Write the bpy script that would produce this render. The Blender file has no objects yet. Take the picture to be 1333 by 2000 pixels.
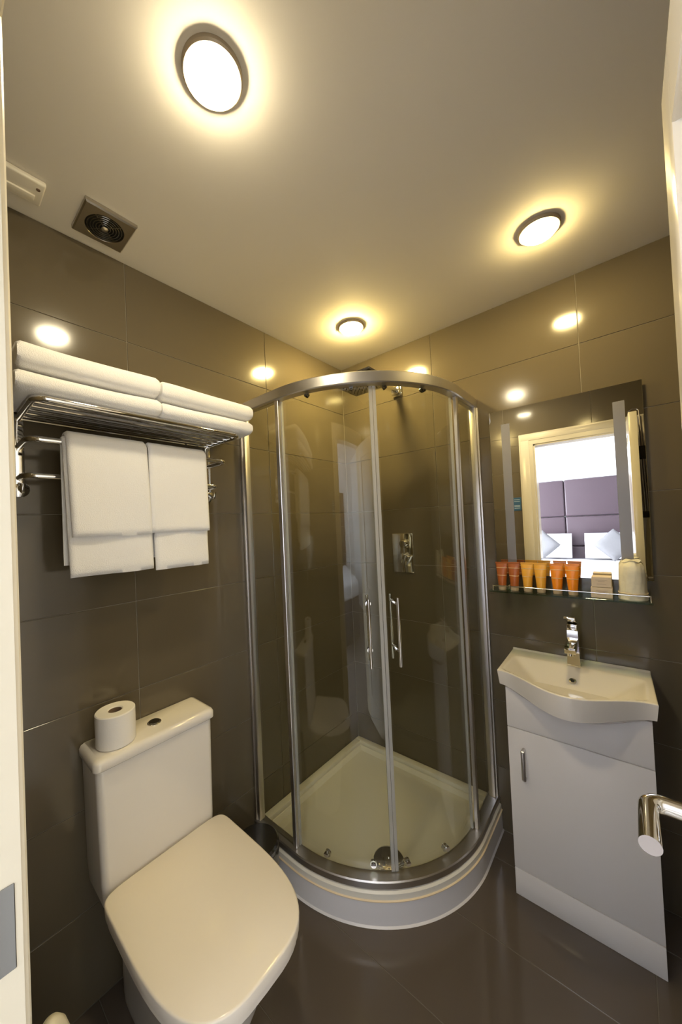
import bpy, bmesh, math, random
from mathutils import Vector, Matrix, noise
random.seed(7)
PI = math.pi
SC = bpy.context.scene
C = SC.collection

# ------------------------------------------------------------------ camera
W_PX, H_PX = 1333, 2000
F_PX = 683.65
YAW, PITCH, ROLL = 0.7212, 0.017215, -0.045383
cam_d = bpy.data.cameras.new('camera')
cam = bpy.data.objects.new('camera', cam_d)
C.objects.link(cam)
cam_d.sensor_fit = 'HORIZONTAL'
cam_d.sensor_width = 36.0
cam_d.lens = F_PX / W_PX * 36.0
cam_d.shift_x = 40.94 / W_PX
cam_d.shift_y = 14.63 / W_PX
cam_d.clip_start = 0.01
Fv = Vector((-math.sin(YAW) * math.cos(PITCH), math.cos(YAW) * math.cos(PITCH), math.sin(PITCH)))
R0 = Vector((math.cos(YAW), math.sin(YAW), 0))
U0 = R0.cross(Fv)
Rv = R0 * math.cos(ROLL) + U0 * math.sin(ROLL)
Uv = -R0 * math.sin(ROLL) + U0 * math.cos(ROLL)
m = Matrix((Rv, Uv, -Fv)).transposed().to_4x4()
m.translation = Vector((1.3585, -1.8225, 1.5022))
cam.matrix_world = m
SC.camera = cam

# ------------------------------------------------------------------ world, light, exposure
wd = bpy.data.worlds.new('world')
SC.world = wd
wd.use_nodes = True
wd.node_tree.nodes['Background'].inputs[0].default_value = (0.75, 0.85, 1.0, 1)
wd.node_tree.nodes['Background'].inputs[1].default_value = 1.0
SC.view_settings.view_transform = 'Standard'
SC.view_settings.look = 'None'
SC.view_settings.gamma = 1
SC.view_settings.use_curve_mapping = False
SC.view_settings.exposure = 0.0
SC.cycles.max_bounces = 14
SC.cycles.glossy_bounces = 8
SC.cycles.diffuse_bounces = 6
SC.cycles.transparent_max_bounces = 24
SC.cycles.transmission_bounces = 10
SC.cycles.sample_clamp_indirect = 4.0
SC.cycles.caustics_refractive = False

LAMP = 230.0          # radiance of the frosted lamp glass
WINDOW_W = 380.0     # daylight through the bedroom window (W)

def area(name, loc, rot, sx, sy, power, col):
    d = bpy.data.lights.new(name, 'AREA')
    d.shape = 'RECTANGLE'; d.size = sx; d.size_y = sy; d.energy = power; d.color = col
    o = bpy.data.objects.new(name, d); C.objects.link(o)
    o.location = loc; o.rotation_euler = rot
    return o
area('daylight', (-1.48, -3.9, 1.55), (0, -PI / 2, 0), 1.5, 2.2, WINDOW_W, (0.84, 0.90, 1.0))

# ------------------------------------------------------------------ materials
def mat(name, col, rough=0.5, metal=0.0, spec=0.5, coat=0.0, bump=None, var=0.0, emis=None, wave=None, sheen=0.0):
    m = bpy.data.materials.new(name)
    m.use_nodes = True
    nt = m.node_tree
    b = nt.nodes['Principled BSDF']
    b.inputs['Base Color'].default_value = (*col, 1)
    b.inputs['Roughness'].default_value = rough
    b.inputs['Metallic'].default_value = metal
    b.inputs['Specular IOR Level'].default_value = spec
    b.inputs['Coat Weight'].default_value = coat
    b.inputs['Sheen Weight'].default_value = sheen
    tc = nt.nodes.new('ShaderNodeTexCoord')
    if var:
        n = nt.nodes.new('ShaderNodeTexNoise'); n.inputs['Scale'].default_value = 3.0; n.inputs['Detail'].default_value = 8
        nt.links.new(tc.outputs['Object'], n.inputs['Vector'])
        oi = nt.nodes.new('ShaderNodeObjectInfo')
        a = nt.nodes.new('ShaderNodeMath'); a.operation = 'ADD'
        nt.links.new(n.outputs['Fac'], a.inputs[0]); nt.links.new(oi.outputs['Random'], a.inputs[1])
        mr = nt.nodes.new('ShaderNodeMapRange'); mr.inputs['From Min'].default_value = 0.3; mr.inputs['From Max'].default_value = 1.6
        mr.inputs['To Min'].default_value = 1 - var; mr.inputs['To Max'].default_value = 1 + var
        nt.links.new(a.outputs[0], mr.inputs['Value'])
        vm = nt.nodes.new('ShaderNodeVectorMath'); vm.operation = 'SCALE'
        vm.inputs[0].default_value = col
        nt.links.new(mr.outputs[0], vm.inputs['Scale'])
        nt.links.new(vm.outputs[0], b.inputs['Base Color'])
    if bump:
        sc, st, dist = bump
        n = nt.nodes.new('ShaderNodeTexNoise'); n.inputs['Scale'].default_value = sc; n.inputs['Detail'].default_value = 3
        nt.links.new(tc.outputs['Object'], n.inputs['Vector'])
        bp = nt.nodes.new('ShaderNodeBump'); bp.inputs['Strength'].default_value = st; bp.inputs['Distance'].default_value = dist
        nt.links.new(n.outputs['Fac'], bp.inputs['Height'])
        nt.links.new(bp.outputs[0], b.inputs['Normal'])
    if emis:
        b.inputs['Emission Color'].default_value = (*emis[0], 1)
        b.inputs['Emission Strength'].default_value = emis[1]
    return m

def glass_mat(name, tint, ior=1.5, rough=0.0, haze=0.0):
    m = bpy.data.materials.new(name); m.use_nodes = True
    nt = m.node_tree; nt.nodes.clear()
    out = nt.nodes.new('ShaderNodeOutputMaterial')
    tr = nt.nodes.new('ShaderNodeBsdfTransparent'); tr.inputs[0].default_value = (*tint, 1)
    gl = nt.nodes.new('ShaderNodeBsdfGlossy'); gl.inputs['Roughness'].default_value = rough
    fr = nt.nodes.new('ShaderNodeFresnel')
    ge = nt.nodes.new('ShaderNodeNewGeometry'); mr = nt.nodes.new('ShaderNodeMapRange')     # same reflectance at the entry and the exit face
    mr.inputs['To Min'].default_value = ior; mr.inputs['To Max'].default_value = 1 / ior
    nt.links.new(ge.outputs['Backfacing'], mr.inputs['Value']); nt.links.new(mr.outputs[0], fr.inputs['IOR'])
    mx = nt.nodes.new('ShaderNodeMixShader')
    nt.links.new(fr.outputs[0], mx.inputs[0]); nt.links.new(tr.outputs[0], mx.inputs[1]); nt.links.new(gl.outputs[0], mx.inputs[2])
    last = mx
    if haze:
        df = nt.nodes.new('ShaderNodeBsdfDiffuse'); df.inputs[0].default_value = (0.8, 0.8, 0.78, 1)
        m2 = nt.nodes.new('ShaderNodeMixShader'); m2.inputs[0].default_value = haze
        nt.links.new(mx.outputs[0], m2.inputs[1]); nt.links.new(df.outputs[0], m2.inputs[2]); last = m2
    nt.links.new(last.outputs[0], out.inputs[0])
    return m

M = {}
M['tile'] = mat('tile_taupe', (0.118, 0.097, 0.064), 0.12, spec=0.5, var=0.05, bump=(2.2, 0.03, 0.01))
M['floor_tile'] = mat('floor_tile_taupe', (0.110, 0.090, 0.072), 0.10, spec=0.5, var=0.06)
M['grout'] = mat('grout', (0.16, 0.14, 0.11), 0.8)
M['grout_wall'] = mat('grout_wall', (0.26, 0.23, 0.18), 0.8)
M['ceiling'] = mat('ceiling_paint', (0.74, 0.70, 0.62), 0.7, spec=0.2, bump=(120, 0.05, 0.002))
M['paint'] = mat('white_paint', (0.86, 0.86, 0.86), 0.6, spec=0.3)
M['gloss'] = mat('white_gloss_woodwork', (0.82, 0.78, 0.70), 0.16, spec=0.5)
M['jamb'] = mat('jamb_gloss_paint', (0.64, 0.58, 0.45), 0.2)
M['ceramic'] = mat('white_ceramic', (0.80, 0.76, 0.70), 0.09, spec=0.5, coat=0.3)
M['seat'] = mat('seat_plastic', (0.80, 0.74, 0.65), 0.14)
M['acrylic'] = mat('white_acrylic', (0.82, 0.79, 0.70), 0.22)
M['plinth'] = mat('plinth_white', (0.80, 0.78, 0.79), 0.3)
M['sealant'] = mat('cream_sealant', (0.80, 0.66, 0.46), 0.5)
M['chrome'] = mat('chrome', (0.80, 0.79, 0.77), 0.06, metal=1)
M['satin'] = mat('satin_aluminium', (0.66, 0.64, 0.63), 0.34, metal=1)
M['steel'] = mat('brushed_steel', (0.50, 0.47, 0.42), 0.28, metal=1)
M['dark_steel'] = mat('dark_steel', (0.20, 0.20, 0.20), 0.22, metal=1)
M['black'] = mat('black', (0.012, 0.012, 0.012), 0.5)
M['towel'] = mat('white_terry', (0.88, 0.87, 0.86), 0.95, spec=0.1, bump=(420, 0.55, 0.003), sheen=0.3)
M['cabinet'] = mat('white_laminate', (0.86, 0.83, 0.81), 0.22)
M['paper'] = mat('tissue_paper', (0.84, 0.81, 0.76), 0.9, spec=0.1, bump=(200, 0.3, 0.001))
M['card'] = mat('card_tube', (0.22, 0.15, 0.10), 0.9)
M['glass'] = glass_mat('clear_glass', (0.955, 0.965, 0.925), 1.5)
M['shelf_glass'] = glass_mat('green_glass', (0.70, 0.84, 0.78), 1.5)
M['seal'] = glass_mat('seal_strip', (0.70, 0.70, 0.68), 1.5, 0.15, haze=0.42)
M['mirror'] = mat('mirror', (0.93, 0.94, 0.93), 0.0, metal=1)
M['frost'] = mat('frosted_strip', (0.27, 0.26, 0.26), 0.40, metal=0.6)
M['mirror_back'] = mat('mirror_backing', (0.10, 0.10, 0.10), 0.5)
M['lamp_1'] = mat('lamp_glass_warm_white', (0.9, 0.85, 0.7), 0.3, emis=((1.0, 0.85, 0.56), LAMP))
M['lamp_2'] = mat('lamp_glass_yellow', (0.9, 0.85, 0.7), 0.3, emis=((1.0, 0.75, 0.28), LAMP * 2.1))
M['lamp_3'] = mat('lamp_glass_yellowish', (0.9, 0.85, 0.7), 0.3, emis=((1.0, 0.76, 0.32), LAMP * 0.95))
M['lamp_ring'] = mat('lamp_ring', (0.40, 0.34, 0.26), 0.4, metal=0.3)
M['plastic'] = mat('white_plastic', (0.78, 0.74, 0.64), 0.35)
M['brown'] = mat('tube_brown', (0.42, 0.115, 0.022), 0.35)
M['yellow'] = mat('tube_yellow', (0.86, 0.44, 0.05), 0.35)
M['orange'] = mat('tube_orange', (0.84, 0.27, 0.012), 0.35)
M['tube_cap'] = mat('tube_cap', (0.55, 0.42, 0.28), 0.25)
M['tube_print'] = mat('tube_print', (0.85, 0.62, 0.34), 0.4)
M['soap'] = mat('soap_card', (0.74, 0.62, 0.47), 0.6)
M['soap_print'] = mat('soap_print', (0.45, 0.35, 0.25), 0.6)
M['wrap'] = mat('wrap_paper', (0.80, 0.76, 0.60), 0.5, bump=(60, 0.5, 0.004))
M['blue'] = mat('blue_notice', (0.03, 0.10, 0.20), 0.4)
M['print_white'] = mat('print_white', (0.5, 0.6, 0.7), 0.5)
M['headboard'] = mat('headboard_plum', (0.065, 0.043, 0.052), 0.4, spec=0.4)
M['linen'] = mat('white_linen', (0.88, 0.88, 0.90), 0.9, bump=(8, 0.3, 0.02))
M['cushion'] = mat('grey_cushion', (0.17, 0.165, 0.17), 0.7, bump=(30, 0.3, 0.01))
M['bedbase'] = mat('bed_base', (0.13, 0.11, 0.12), 0.8)
M['carpet'] = mat('carpet', (0.20, 0.17, 0.15), 0.95)
M['grey_tube'] = mat('grey_metal_tube', (0.32, 0.30, 0.31), 0.3, metal=0.8)
M['winframe'] = mat('window_frame', (0.8, 0.8, 0.8), 0.4)

# ------------------------------------------------------------------ builder
class G:
    def __init__(s): s.bm = bmesh.new()
    def merge(s, b):
        me = bpy.data.meshes.new('t'); b.to_mesh(me); b.free(); s.bm.from_mesh(me); bpy.data.meshes.remove(me)
    def box(s, x0, x1, y0, y1, z0, z1, bev=0.0, seg=2, mtx=None):
        b = bmesh.new()
        bmesh.ops.create_cube(b, size=1)
        for v in b.verts:
            v.co = Vector(((x0 + x1) / 2 + v.co.x * (x1 - x0), (y0 + y1) / 2 + v.co.y * (y1 - y0), (z0 + z1) / 2 + v.co.z * (z1 - z0)))
        if bev: bmesh.ops.bevel(b, geom=b.edges[:], offset=bev, segments=seg, profile=0.5, affect='EDGES')
        if mtx: bmesh.ops.transform(b, matrix=mtx, verts=b.verts)
        s.merge(b); return s
    def rings(s, rings, cap=True, closed=True):
        b = s.bm; vr = [[b.verts.new(p) for p in r] for r in rings]
        n = len(rings[0])
        for i in range(len(vr) - 1):
            for j in range(n if closed else n - 1):
                k = (j + 1) % n
                b.faces.new((vr[i][j], vr[i][k], vr[i + 1][k], vr[i + 1][j]))
        if cap:
            b.faces.new(list(reversed(vr[0]))); b.faces.new(vr[-1])
        return s
    def tube(s, pts, r, seg=12, cap=True):
        pts = [Vector(p) for p in pts]; rs = r if isinstance(r, (list, tuple)) else [r] * len(pts)
        t = (pts[1] - pts[0]).normalized()
        n = t.orthogonal().normalized(); rings = []
        for i, p in enumerate(pts):
            if i == 0: d = pts[1] - pts[0]
            elif i == len(pts) - 1: d = pts[-1] - pts[-2]
            else: d = (pts[i + 1] - pts[i]).normalized() + (pts[i] - pts[i - 1]).normalized()
            d.normalize()
            n = (n - d * n.dot(d)).normalized(); b2 = d.cross(n)
            rings.append([p + (n * math.cos(2 * PI * k / seg) + b2 * math.sin(2 * PI * k / seg)) * rs[i] for k in range(seg)])
        return s.rings(rings, cap)
    def lathe(s, prof, c=(0, 0, 0), axis='z', seg=32):
        c = Vector(c); rings = []
        for r, h in prof:
            r = max(r, 1e-5); ring = []
            for k in range(seg):
                a = 2 * PI * k / seg; u, v = r * math.cos(a), r * math.sin(a)
                ring.append(c + Vector({'z': (u, v, h), 'y': (v, h, u), 'x': (h, u, v)}[axis]))
            rings.append(ring)
        return s.rings(rings)
    def prism(s, outline, z0, z1, bev=0.0, seg=2):
        b = bmesh.new()
        lo = [b.verts.new((x, y, z0)) for x, y in outline]; hi = [b.verts.new((x, y, z1)) for x, y in outline]
        n = len(outline)
        b.faces.new(list(reversed(lo))); top = b.faces.new(hi)
        for i in range(n): b.faces.new((lo[i], lo[(i + 1) % n], hi[(i + 1) % n], hi[i]))
        if bev:
            bmesh.ops.bevel(b, geom=list(top.edges), offset=bev, segments=seg, profile=0.5, affect='EDGES')
        s.merge(b); return s
    def sweep(s, path, prof):
        """path: [(x,y,nx,ny)], prof: [(off,z)] closed section"""
        return s.rings([[Vector((x + nx * o, y + ny * o, z)) for o, z in prof] for x, y, nx, ny in path])

OFF = {}
def off(o): return OFF.get(o.name, Vector((0, 0, 0))) if o else Vector((0, 0, 0))
def obj(name, g, mt, parent=None, ang=35, recalc=True):
    bm = g.bm
    o_ = off(parent)
    if o_.length: bmesh.ops.translate(bm, vec=-o_, verts=bm.verts)
    bmesh.ops.remove_doubles(bm, verts=bm.verts, dist=1e-6)
    if recalc: bmesh.ops.recalc_face_normals(bm, faces=bm.faces)
    me = bpy.data.meshes.new(name); bm.to_mesh(me); bm.free()
    for p in me.polygons: p.use_smooth = True
    me.set_sharp_from_angle(angle=math.radians(ang))
    me.materials.append(mt)
    o = bpy.data.objects.new(name, me); C.objects.link(o)
    if parent: o.parent = parent; OFF[o.name] = o_
    return o
def tag(o, label, cat, group=None):
    o['label'] = label; o['category'] = cat
    if group: o['group'] = group
    return o
def thing(name, label, cat, loc=(0, 0, 0), group=None):
    o = bpy.data.objects.new(name, None); C.objects.link(o); o.location = loc; o.empty_display_size = 0.05
    OFF[o.name] = Vector(loc)
    return tag(o, label, cat, group)
def struct(name, g, mt, parent=None, label=None):
    o = obj(name, g, mt, parent)
    if not parent: o['kind'] = 'structure'
    if label: o['label'] = label
    return o

# ------------------------------------------------------------------ room
H = 2.506; XR = 1.75; YF = -1.759; YB = -1.88
OX0, OX1, OZ = 0.82, 1.455, 2.13          # door opening
TH = 0.008                                  # tile thickness
wl = struct('wall_left', G().box(-0.1, -TH + 0.0055, YB, 0.1, -0.1, H), M['grout_wall'])
wb = struct('wall_back', G().box(-0.1, XR + 0.1, TH - 0.0055, 0.1, -0.1, H), M['grout_wall'])
wr = struct('wall_right', G().box(XR + TH - 0.0055, XR + 0.1, YB, 0.1, -0.1, H), M['grout_wall'])
g = G()
g.box(-0.1, OX0, YB, YF - TH + 0.0055, -0.1, H); g.box(OX1, XR + 0.1, YB, YF - TH + 0.0055, -0.1, H); g.box(OX0, OX1, YB, YF - TH + 0.0055, OZ, H)
wf = struct('wall_front', g, M['grout_wall'])
fl = struct('floor', G().box(-0.1, XR + 0.1, YB, 0.1, -0.1, -0.0015), M['grout'])
struct('ceiling', G().box(-0.1, XR + 0.1, YB, 0.1, H, H + 0.08), M['ceiling'])

tile_cache = {}
def tile(parent, axis, a0, a1, b0, b1, at, side, mt, gap=0.0012):
    """axis 'x': plane x=at, a=y, b=z ; 'y': plane y=at, a=x ; 'z': plane z=at a=x b=y.  side: +1 room lies at greater coordinate"""
    w, h = a1 - a0 - 2 * gap, b1 - b0 - 2 * gap
    if w < 0.01 or h < 0.01: return
    key = (axis, side, round(w, 4), round(h, 4), mt.name)
    if key not in tile_cache:
        g = G(); t0, t1 = (-TH, 0) if side > 0 else (0, TH)
        if axis == 'x': g.box(t0, t1, -w / 2, w / 2, -h / 2, h / 2, 0.0008, 1)
        elif axis == 'y': g.box(-w / 2, w / 2, t0, t1, -h / 2, h / 2, 0.0008, 1)
        else: g.box(-w / 2, w / 2, -h / 2, h / 2, t0, t1, 0.0008, 1)
        me = bpy.data.meshes.new('tile'); g.bm.to_mesh(me); g.bm.free(); me.materials.append(mt); tile_cache[key] = me
    o = bpy.data.objects.new('tile', tile_cache[key]); C.objects.link(o); o.parent = parent
    a, b = (a0 + a1) / 2, (b0 + b1) / 2
    o.location = {'x': (at, a, b), 'y': (a, at, b), 'z': (a, b, at)}[axis]
def grid(parent, axis, A, B, at, side, mt, hole=None):
    for i in range(len(A) - 1):
        for j in range(len(B) - 1):
            a0, a1, b0, b1 = A[i], A[i + 1], B[j], B[j + 1]
            if hole is None or a1 <= hole[0] or a0 >= hole[1] or b0 >= hole[2]:
                tile(parent, axis, a0, a1, b0, b1, at, side, mt); continue
            if b1 > hole[2] + 0.02:                     # row that crosses the door head: keep the part above, and beside
                tile(parent, axis, a0, a1, hole[2], b1, at, side, mt)
                b1 = hole[2]
            if a0 < hole[0] - 0.02: tile(parent, axis, a0, hole[0], b0, b1, at, side, mt)
            if a1 > hole[1] + 0.02: tile(parent, axis, hole[1], a1, b0, b1, at, side, mt)
ZS = [0.0, 0.303, 0.621, 0.939, 1.257, 1.575, 1.893, 2.211, H]
grid(wl, 'x', [YF, -1.312, -0.648, 0.0], ZS, 0.0, 1, M['tile'])
grid(wb, 'y', [0.0, 0.602, 1.237, XR], ZS, 0.0, -1, M['tile'])
grid(wr, 'x', [YF, -1.27, -0.635, 0.0], ZS, XR, -1, M['tile'])
grid(wf, 'y', [0.0, 0.602, 1.237, XR], ZS, YF, 1, M['tile'], hole=(OX0, OX1, OZ))
grid(fl, 'z', [0.0, 0.28, 1.36, XR], [YF, -1.47, -1.145, -0.82, -0.495, -0.17, 0.0], 0.0, 1, M['floor_tile'])

# door frame (lining + architrave)
g = G()
g.box(OX0 - 0.002, OX0 + 0.02, YB - 0.005, YF + 0.002, 0, OZ + 0.0); g.box(OX1 - 0.004, OX1 + 0.018, YB - 0.005, YF + 0.002, 0, OZ)
g.box(OX0, OX1, YB - 0.005, YF + 0.002, OZ - 0.02, OZ + 0.002)
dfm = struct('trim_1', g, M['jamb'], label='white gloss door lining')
g = G()
for x0, x1 in ((OX0 - 0.10, OX0 + 0.008), (OX1 + 0.006, OX1 + 0.11)):
    g.box(x0, x1, YF, YF + 0.009, 0, OZ + 0.09, 0.002, 1)
    g.box(x0 + 0.012 if x0 < 1 else x0 + 0.03, x1 - 0.03 if x0 < 1 else x1 - 0.012, YF, YF + 0.013, 0, OZ + 0.075, 0.003, 2)
g.box(OX0 - 0.10, OX1 + 0.11, YF, YF + 0.0095, OZ - 0.008, OZ + 0.0902, 0.002, 1)
g.box(OX0 - 0.085, OX1 + 0.095, YF, YF + 0.0135, OZ + 0.03, OZ + 0.078, 0.003, 2)
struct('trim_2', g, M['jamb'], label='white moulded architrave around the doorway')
sp = G(); sp.box(OX0 + 0.0195, OX0 + 0.0215, YF - 0.085, YF - 0.004, 1.040, 1.130, 0.0008, 1)
obj('strike_plate', sp, M['dark_steel'], dfm)
sp = G(); sp.box(OX0 + 0.0212, OX0 + 0.024, YF - 0.045, YF - 0.02, 1.065, 1.105, 0.001, 1)
obj('latch_lip', sp, M['chrome'], dfm)

# door leaf, open 90 degrees, on the right
dl = bpy.data.objects.new('door_1', None); C.objects.link(dl); dl.location = (1.45, -1.745, 0); OFF[dl.name] = Vector(dl.location)
dl['kind'] = 'structure'; dl['label'] = 'white panelled door standing open at the right edge'
DX0, DX1, DY0, DY1, DZ = 1.424, 1.464, -1.735, -1.08, 2.11
g = G()
g.box(DX0, DX1, DY1 - 0.095, DY1, 0.008, DZ, 0.002, 2); g.box(DX0, DX1, DY0, DY0 + 0.095, 0.008, DZ, 0.002, 2)
for z0, z1 in ((0.008, 0.21), (0.86, 1.02), (DZ - 0.11, DZ)): g.box(DX0, DX1, DY0 + 0.09, DY1 - 0.09, z0, z1, 0.002, 1)
obj('door_frame_rails', g, M['gloss'], dl)
for z0, z1 in ((0.20, 0.87), (1.01, DZ - 0.10)):
    g = G(); g.box(DX0 + 0.012, DX1 - 0.012, DY0 + 0.088, DY1 - 0.088, z0, z1)
    g.box(DX0 + 0.005, DX1 - 0.005, DY0 + 0.125, DY1 - 0.125, z0 + 0.045, z1 - 0.045, 0.006, 1)
    obj('panel', g, M['gloss'], dl)
HY, HZ = -1.142, 1.088
hd = G()
for s, x in ((-1, DX0), (1, DX1)):
    hd.lathe([(0.0, 0), (0.026, 0), (0.026, s * 0.006), (0.022, s * 0.009), (0.0, s * 0.009)], (x, HY, HZ), 'x', 28)
    pts = [(x, HY, HZ), (x + s * 0.045, HY, HZ)]
    for k in range(1, 7):
        a = k / 6 * PI / 2; pts.append((x + s * (0.045 + 0.018 * math.sin(a)), HY - 0.018 * (1 - math.cos(a)), HZ))
    pts += [(x + s * 0.063, HY - 0.06, HZ), (x + s * 0.063, HY - 0.092, HZ)]
    hd.tube(pts, 0.0115, 20)
obj('lever_handle', hd, M['chrome'], dl)
kn = G(); kn.lathe([(0, 0), (0.021, 0), (0.021, -0.008), (0.016, -0.016), (0, -0.018)], (DX0, HY + 0.012, 1.222), 'x', 20)
o = obj('turn_knob', kn, M['plastic'], dl)

# ------------------------------------------------------------------ downlights
def downlight(x, y, label, lm):
    t = thing('downlight', label, 'ceiling light', (x, y, H), 'round ceiling lights')
    g = G(); g.lathe([(0.0552, -0.0005), (0.0645, -0.0005), (0.0645, -0.009), (0.061, -0.0125), (0.0552, -0.0125)], (x, y, H), 'z', 48)
    # ring section is closed by its caps removed: build as torus-like
    obj('ring', g, M['lamp_ring'], t)
    g = G(); g.lathe([(0.0, -0.002), (0.053, -0.002), (0.0545, -0.014), (0.051, -0.021), (0.041, -0.026), (0.022, -0.029), (0.0, -0.030)], (x, y, H), 'z', 48)
    obj('lamp_glass', g, M[lm], t)
downlight(0.718, -1.384, 'large looking round downlight nearest the camera, above the toilet', 'lamp_1')
downlight(0.348, -0.368, 'round downlight in the ceiling corner above the shower', 'lamp_2')
downlight(1.170, -0.380, 'round downlight on the right above the washbasin', 'lamp_3')

# ------------------------------------------------------------------ extractor fan
t = thing('extractor_fan', 'square steel extractor fan with round grille on the ceiling', 'fan', (0.13, -1.416, H))
fx, fy = 0.13, -1.416
g = G(); sq, rr, N = 0.073, 0.053, 48
rings = []
def sqpt(a, s):
    c_, s_ = math.cos(a), math.sin(a); k = s / max(abs(c_), abs(s_)); return c_ * k, s_ * k
for rad, z in (('s', -0.0005), ('s', -0.010), ('s2', -0.014), (rr + 0.002, -0.014), (rr, -0.010), (rr, -0.0005)):
    r_ = []
    for k in range(N):
        a = 2 * PI * k / N + PI / 4 * 0
        if rad == 's': p = sqpt(a, sq)
        elif rad == 's2': p = sqpt(a, sq - 0.004)
        else: p = (rad * math.cos(a), rad * math.sin(a))
        r_.append(Vector((fx + p[0], fy + p[1], H + z)))
    rings.append(r_)
g.rings(rings, cap=False)
obj('face_plate', g, M['steel'], t)
obj('fan_throat', G().lathe([(0, -0.001), (rr, -0.001), (rr, -0.004), (0, -0.004)], (fx, fy, H), 'z', 32), M['black'], t)
for r in (0.048, 0.040, 0.032, 0.024, 0.016):
    g = G(); g.tube([(fx + r * math.cos(2 * PI * k / 40), fy + r * math.sin(2 * PI * k / 40), H - 0.012) for k in range(41)], 0.0017, 6)
    obj('grille_ring', g, M['dark_steel'], t)
g = G(); g.lathe([(0, -0.005), (0.010, -0.005), (0.010, -0.015), (0.004, -0.019), (0, -0.019)], (fx, fy, H), 'z', 20)
obj('hub', g, M['steel'], t)
g = G()
for k in range(2):
    a = PI / 4 + k * PI / 2; c_, s_ = math.cos(a), math.sin(a)
    g.tube([(fx - c_ * rr, fy - s_ * rr, H - 0.011), (fx + c_ * rr, fy + s_ * rr, H - 0.011)], 0.0016, 6)
obj('grille_bar', g, M['dark_steel'], t)

t = thing('ceiling_plate', 'white plastic plate on the ceiling left of the extractor fan', 'vent', (0.125, -1.65, H))
obj('body', G().box(0.080, 0.168, -1.735, -1.574, H - 0.016, H - 0.0005, 0.005, 3), M['plastic'], t)
obj('slot_cover', G().box(0.098, 0.120, -1.735, -1.592, H - 0.021, H - 0.015, 0.002, 2), M['plastic'], t)
obj('screw', G().lathe([(0, -0.0155), (0.005, -0.0155), (0.005, -0.018), (0, -0.018)], (0.145, -1.589, H), 'z', 12), M['card'], t)

# ------------------------------------------------------------------ shower tray
def quad_path(S, R, n=40, ext=0.0):
    """walks (0,-S) -> arc -> (S,0) ; offset outward is +"""
    c = S - R; P = [(0.0, -S, 0, -1), (c * 0.5, -S, 0, -1)]
    for k in range(n + 1):
        a = -PI / 2 + PI / 2 * k / n; P.append((c + R * math.cos(a), -c + R * math.sin(a), math.cos(a), math.sin(a)))
    P += [(S, -c * 0.5, 1, 0), (S, -0.0, 1, 0)]
    return P
def quad_outline(S, R, x0=0.002, n=40):
    return [(x0, -x0)] + [(max(x, x0), min(y, -x0)) for x, y, _, _ in quad_path(S, R, n)]
tr = thing('shower_tray', 'white quadrant shower tray raised on a curved plinth', 'shower tray', (0.4, -0.4, 0))
obj('plinth', G().prism(quad_outline(0.840, 0.59), 0.0005, 0.095, 0.003), M['plinth'], tr)
g = G()
def ring_at(S, R, z, x0, n=40): return [Vector((x, y, z)) for x, y in quad_outline(S, R, x0, n)]
R_ = [ring_at(0.838, 0.588, 0.0955, 0.002), ring_at(0.838, 0.588, 0.120, 0.002), ring_at(0.832, 0.582, 0.127, 0.004),
      ring_at(0.790, 0.540, 0.128, 0.006), ring_at(0.775, 0.525, 0.127, 0.045), ring_at(0.768, 0.518, 0.122, 0.050), ring_at(0.745, 0.495, 0.110, 0.062), ring_at(0.70, 0.45, 0.1065, 0.10), ring_at(0.5, 0.30, 0.105, 0.25)]
# wall side ledge is higher
for i, hz in ((2, 0.150), (3, 0.150), (4, 0.150)):
    pass
g.rings(R_)
obj('tray', g, M['acrylic'], tr)
g = G(); g.box(0.002, 0.040, -0.777, -0.002, 0.126, 0.150, 0.004, 2); g.box(0.002, 0.777, -0.040, -0.002, 0.126, 0.1502, 0.004, 2)
obj('wall_ledge', g, M['acrylic'], tr)
g = G(); P = quad_path(0.840, 0.59); g.sweep(P, [(-0.002, 0.0915), (0.0025, 0.0935), (0.003, 0.0965), (-0.002, 0.099)])
obj('sealant_line', g, M['sealant'], tr)
g = G(); g.sweep(P, [(-0.002, 0.0006), (0.006, 0.0008), (0.002, 0.005), (-0.002, 0.008)])
obj('floor_sealant', g, M['plinth'], tr)
dr = (0.554, -0.574)
o = obj('drain_cover', G().lathe([(0, 0), (0.062, 0), (0.062, 0.006), (0.054, 0.012), (0.030, 0.015), (0, 0.016)], (dr[0], dr[1], 0.1085), 'z', 40), M['chrome'], tr)
obj('drain_tab', G().tube([(dr[0] - 0.01, dr[1] - 0.02, 0.127), (dr[0] + 0.005, dr[1] - 0.045, 0.122)], 0.004, 8), M['chrome'], o)
obj('drain_screw', G().lathe([(0, 0), (0.006, 0), (0.006, 0.004), (0, 0.005)], (dr[0], dr[1], 0.124), 'z', 12), M['chrome'], o)

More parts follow.
